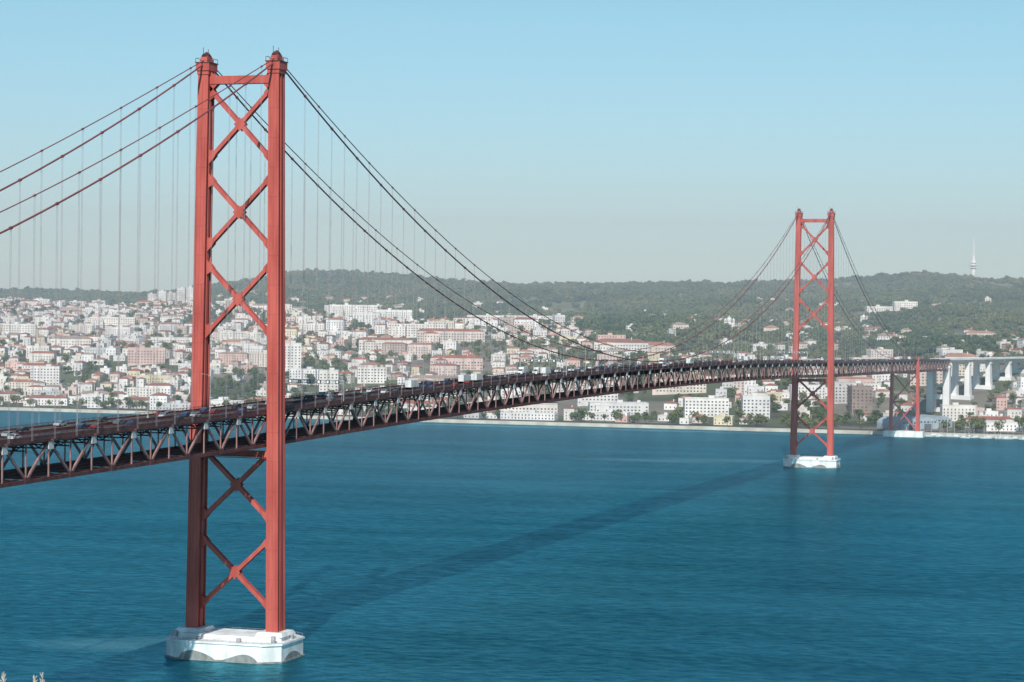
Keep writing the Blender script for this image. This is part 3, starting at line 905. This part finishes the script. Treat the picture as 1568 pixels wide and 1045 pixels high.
def scatter(name, pts):
    me = bpy.data.meshes.new(name)
    me.from_pydata([tuple(p[0]) for p in pts], [], [])
    a = me.attributes.new('scl','FLOAT','POINT'); a.data.foreach_set('value',[p[1] for p in pts])
    a = me.attributes.new('rotz','FLOAT','POINT'); a.data.foreach_set('value',[rnd()*6.28 for p in pts])
    a = me.attributes.new('kind','INT','POINT'); a.data.foreach_set('value',[random.randint(0,2)+3*p[2] for p in pts])
    o = bpy.data.objects.new(name, me); scene.collection.objects.link(o)
    ng = bpy.data.node_groups.new(name+'_nodes','GeometryNodeTree')
    ng.interface.new_socket('Geometry', in_out='INPUT', socket_type='NodeSocketGeometry')
    ng.interface.new_socket('Geometry', in_out='OUTPUT', socket_type='NodeSocketGeometry')
    gi = ng.nodes.new('NodeGroupInput'); go = ng.nodes.new('NodeGroupOutput')
    iop = ng.nodes.new('GeometryNodeInstanceOnPoints')
    ci = ng.nodes.new('GeometryNodeCollectionInfo'); ci.inputs['Collection'].default_value = kinds
    ci.inputs['Separate Children'].default_value = True; ci.inputs['Reset Children'].default_value = True
    def attr(nm, dt):
        n = ng.nodes.new('GeometryNodeInputNamedAttribute'); n.data_type = dt; n.inputs['Name'].default_value = nm; return n
    s_ = attr('scl','FLOAT'); r_ = attr('rotz','FLOAT'); k_ = attr('kind','INT')
    cx = ng.nodes.new('ShaderNodeCombineXYZ')
    ng.links.new(r_.outputs['Attribute'], cx.inputs['Z'])
    ng.links.new(gi.outputs[0], iop.inputs['Points']); ng.links.new(ci.outputs[0], iop.inputs['Instance'])
    iop.inputs['Pick Instance'].default_value = True
    ng.links.new(k_.outputs['Attribute'], iop.inputs['Instance Index'])
    ng.links.new(cx.outputs[0], iop.inputs['Rotation']); ng.links.new(s_.outputs['Attribute'], iop.inputs['Scale'])
    ng.links.new(iop.outputs[0], go.inputs[0])
    md = o.modifiers.new('scatter','NODES'); md.node_group = ng
scatter('woodland_trees', [p for p in treepts if p[2]==1])
scatter('city_trees', [p for p in treepts if p[2]==0])

# ================================================================ VEHICLES & LAMPS
def car_mesh(name, col, kind='car'):
    mb = MB()
    if kind == 'car':
        body = [(-2.1,0.35),(-2.15,0.85),(-1.9,0.98),(-1.55,1.0),(-1.0,1.45),(0.55,1.45),(1.2,0.98),(1.95,0.88),(2.15,0.6),(2.1,0.35)]
        mb.prism([(-0.86,y,z) for y,z in body],[(0.86,y,z) for y,z in body],0)
        win = [(-1.42,1.0),(-0.98,1.38),(0.5,1.38),(1.05,1.0)]
        for sx in (-1,1):
            mb.prism([(sx*0.865,y,z) for y,z in win],[(sx*0.88,y,z) for y,z in win],1)
        mb.face([(-0.75,0.62,1.42),(0.75,0.62,1.42),(0.78,1.19,1.01),(-0.78,1.19,1.01)],1)
        mb.face([(-0.75,-1.02,1.46),(0.75,-1.02,1.46),(0.78,-1.55,1.03),(-0.78,-1.55,1.03)],1)
        wy = 1.35
    else:
        mb.prism([(-1.2,y,z) for y,z in ((-4.4,0.9),(-4.4,3.5),(2.4,3.5),(2.4,0.9))],[(1.2,y,z) for y,z in ((-4.4,0.9),(-4.4,3.5),(2.4,3.5),(2.4,0.9))],0)
        cab = [(2.55,0.6),(2.55,2.6),(3.4,2.6),(4.2,1.7),(4.3,0.6)]
        mb.prism([(-1.1,y,z) for y,z in cab],[(1.1,y,z) for y,z in cab],2)
        mb.face([(-1.0,3.46,2.56),(1.0,3.46,2.56),(1.0,4.18,1.78),(-1.0,4.18,1.78)],1)
        mb.box(0,0,0.75,0.9,8,0.25,m=3)
        wy = 3.1
    for sx in (-1,1):
        for sy in (-1,1):
            r = 0.33 if kind=='car' else 0.5; w = 0.82 if kind=='car' else 1.0
            mb.tube([(sx*(w-0.12),sy*wy,r),(sx*(w+0.1),sy*wy,r)], r, 12, 3)
    return mb.mesh(name,[mat_noise(name+'_paint', col, tuple(min(1,c*1.15) for c in col), 0.4, 0.3), M_glass, M_white, M_dark])
cars = [car_mesh('car', c) for c in ((0.35,0.35,0.36),(0.03,0.03,0.035),(0.12,0.12,0.13),(0.03,0.05,0.12),(0.05,0.05,0.05),(0.25,0.03,0.03),(0.6,0.6,0.58))]
truck = car_mesh('delivery_truck',(0.60,0.60,0.58),'truck')
for lane in (-8.6,-5.2,-1.9,1.9,5.2,8.6):
    s = -300+30*rnd()
    while s < 1500:
        y = s; sl = (zt(y+1)-zt(y-1))/2
        isT = rnd() < 0.05 and s > 120
        o = inst('delivery_truck' if isT else 'car', truck if isT else random.choice(cars), (lane+0.2*(rnd()-0.5), y, zt(y)+0.13), 0)
        o.rotation_euler = (math.atan(sl), 0, 0) if lane > 0 else (-math.atan(sl), 0, math.pi)
        s += 14 + random.expovariate(1/30.0)

lm = MB()
lm.tube([(0,0,0),(0,0,5),(0,0,10.5)],[0.13,0.10,0.07],8)
for sg in (-1,1):
    lm.tube([(0,0,10.2),(sg*0.8,0,11.0),(sg*2.4,0,11.3)],[0.06,0.05,0.04],6)
    lm.box(sg*2.8,0,11.3,0.8,0.28,0.14,0,1)
lm.box(0,0,0.3,0.5,0.5,0.6)
lamp_me = lm.mesh('street_lamp',[M_grey,M_grey])
s = -440
while s < ND:
    if abs(s) > 6 and abs(s-L) > 6: inst('street_lamp', lamp_me, (0, s, zt(s)+0.85), 0)
    s += 42
gm = MB()
for sg in (-1,1): gm.tube([(sg*10.9,0,0),(sg*10.9,0,7.2)],0.2,8)
gm.beam((-10.9,0,7.0),(10.9,0,7.0),0.35,0.35); gm.beam((-10.9,0,6.0),(10.9,0,6.0),0.2,0.2)
for i in range(14):
    x = -10.9+i*21.8/14; gm.beam((x,0,6.0),(x+21.8/14,0,7.0),0.12,0.12)
for x in (-8.6,-5.2,-1.9,1.9,5.2,8.6): gm.box(x,-0.3,6.5,1.4,0.25,1.2,0,1); gm.box(x,-0.45,6.5,0.8,0.05,0.8,0,2)
gan = gm.mesh('overhead_lane_sign',[M_grey,M_dark,M_white])
for s in (62, 330, 700, 930): inst('overhead_lane_sign', gan, (0,s,zt(s)+0.05), 0)

# ================================================================ REEDS (foreground corner)
M_reed = mat_noise('reed_plume', (0.50,0.42,0.32), (0.72,0.64,0.52), 6, 0.9)
def reed(bb, yy, d, seed):
    random.seed(seed)
    lat = latof(bb, d); ztip = 108 - (yy-476)/3505*d
    p = W(lat, d, ztip); gz = 106.2-0.36*d
    H = ztip-gz
    mb = MB()
    mb.tube([(0,0,0),(0.02,0,H*0.6),(0.05,0,H-0.1)],[0.012,0.009,0.003],6)
    for i in range(90):
        t = rnd(); z = H-0.03-0.3*t; a = rnd()*6.28; ln = 0.018+0.03*t
        c = Vector((0.05-0.03*t,0,z)); e = c+Vector((math.cos(a)*ln*0.6, math.sin(a)*ln*0.6, ln*1.2))
        mb.beam(c, e, 0.0022, 0.0022)
    for i in range(8):
        z = H*(0.15+0.08*i); a = rnd()*6.28; v = Vector((math.cos(a),math.sin(a),0))
        c = Vector((0.02,0,z)); q = c+v*0.25+Vector((0,0,0.2)); e = c+v*0.55+Vector((0,0,0.1)); sd = Vector((-v.y,v.x,0))*0.018
        mb.face([tuple(c-sd),tuple(c+sd),tuple(q+sd),tuple(q-sd)],1); mb.face([tuple(q-sd),tuple(q+sd),tuple(e)],1)
    me = mb.mesh('reed_plant',[M_reed, M_leaf]); inst('reed_plant', me, (p.x,p.y,gz), rnd()*6)
for i,(b_, y_) in enumerate(((10,1029),(16,1037),(66,1034),(76,1029),(83,1036))):
    reed(b_, y_, 12.0+0.2*i, i)

# ================================================================ HAZE over the far river and city
def haze(name, d0, d1, dens, col):
    hz = MB()
    P = [W(a, d, z) for z in (-3.0, 450.0) for a, d in ((-7000,d0),(7000,d0),(7000,d1),(-7000,d1))]
    hz.hull8([tuple(q) for q in P], 0)
    mh = bpy.data.materials.new(name); mh.use_nodes = True; nt = mh.node_tree; nt.nodes.clear()
    out = N(nt,'ShaderNodeOutputMaterial'); vs = N(nt,'ShaderNodeVolumeScatter')
    vs.inputs['Color'].default_value = (*col,1); vs.inputs['Density'].default_value = dens; vs.inputs['Anisotropy'].default_value = 0.0
    nt.links.new(vs.outputs[0], out.inputs['Volume'])
    hz.obj(name, [mh])
haze('haze', 1200, 8000, 1.7e-4, (0.76,0.90,1.0))

# ================================================================ LIGHT, SKY, CAMERA
S = Vector((0.31, -1.34, 1.0)).normalized()
elev = math.asin(S.z); az = math.atan2(S.x, S.y)
sd = bpy.data.lights.new('sun','SUN'); sd.energy = 4.7; sd.angle = math.radians(0.53); sd.color = (1.0,0.97,0.93)
so = bpy.data.objects.new('sun', sd); so.rotation_euler = S.to_track_quat('Z','Y').to_euler(); so.location = (0,-300,500)
scene.collection.objects.link(so)
w = bpy.data.worlds.new('World'); scene.world = w; w.use_nodes = True; nt = w.node_tree
bg = nt.nodes['Background']; sky = nt.nodes.new('ShaderNodeTexSky'); sky.sky_type = 'NISHITA'; sky.sun_disc = False
sky.sun_elevation = elev; sky.sun_rotation = az; sky.altitude = 100; sky.air_density = 1.0; sky.dust_density = 0.3; sky.ozone_density = 1.6
tcw = nt.nodes.new('ShaderNodeTexCoord'); sx = nt.nodes.new('ShaderNodeSeparateXYZ')
nt.links.new(tcw.outputs['Generated'], sx.inputs[0])
cr = nt.nodes.new('ShaderNodeValToRGB')
cr.color_ramp.elements[0].position = 0.0; cr.color_ramp.elements[0].color = (0.63,0.83,1.12,1)
cr.color_ramp.elements[1].position = 0.15; cr.color_ramp.elements[1].color = (0.68,0.97,0.98,1)
e = cr.color_ramp.elements.new(0.05); e.color = (0.67,0.88,1.04,1)
nt.links.new(sx.outputs['Z'], cr.inputs['Fac'])
mm = nt.nodes.new('ShaderNodeVectorMath'); mm.operation = 'MULTIPLY'
nt.links.new(sky.outputs[0], mm.inputs[0]); nt.links.new(cr.outputs['Color'], mm.inputs[1])
nt.links.new(mm.outputs[0], bg.inputs['Color']); bg.inputs['Strength'].default_value = 0.107

cd = bpy.data.cameras.new('camera'); cam = bpy.data.objects.new('camera', cd); scene.collection.objects.link(cam)
cd.sensor_width = 36; cd.lens = 3505/1568*36; cd.clip_start = 0.5; cd.clip_end = 80000
pt = math.atan(37.5/3505); rl = 0.0125
f = F*math.cos(pt) - Vector((0,0,1))*math.sin(pt); r0 = R.copy(); u0 = r0.cross(f)
r1 = r0*math.cos(rl)+u0*math.sin(rl); u1 = u0*math.cos(rl)-r0*math.sin(rl)
mw = Matrix.Identity(4)
for i in range(3):
    mw[i][0] = r1[i]; mw[i][1] = u1[i]; mw[i][2] = -f[i]; mw[i][3] = C[i]
cam.matrix_world = mw
scene.camera = cam
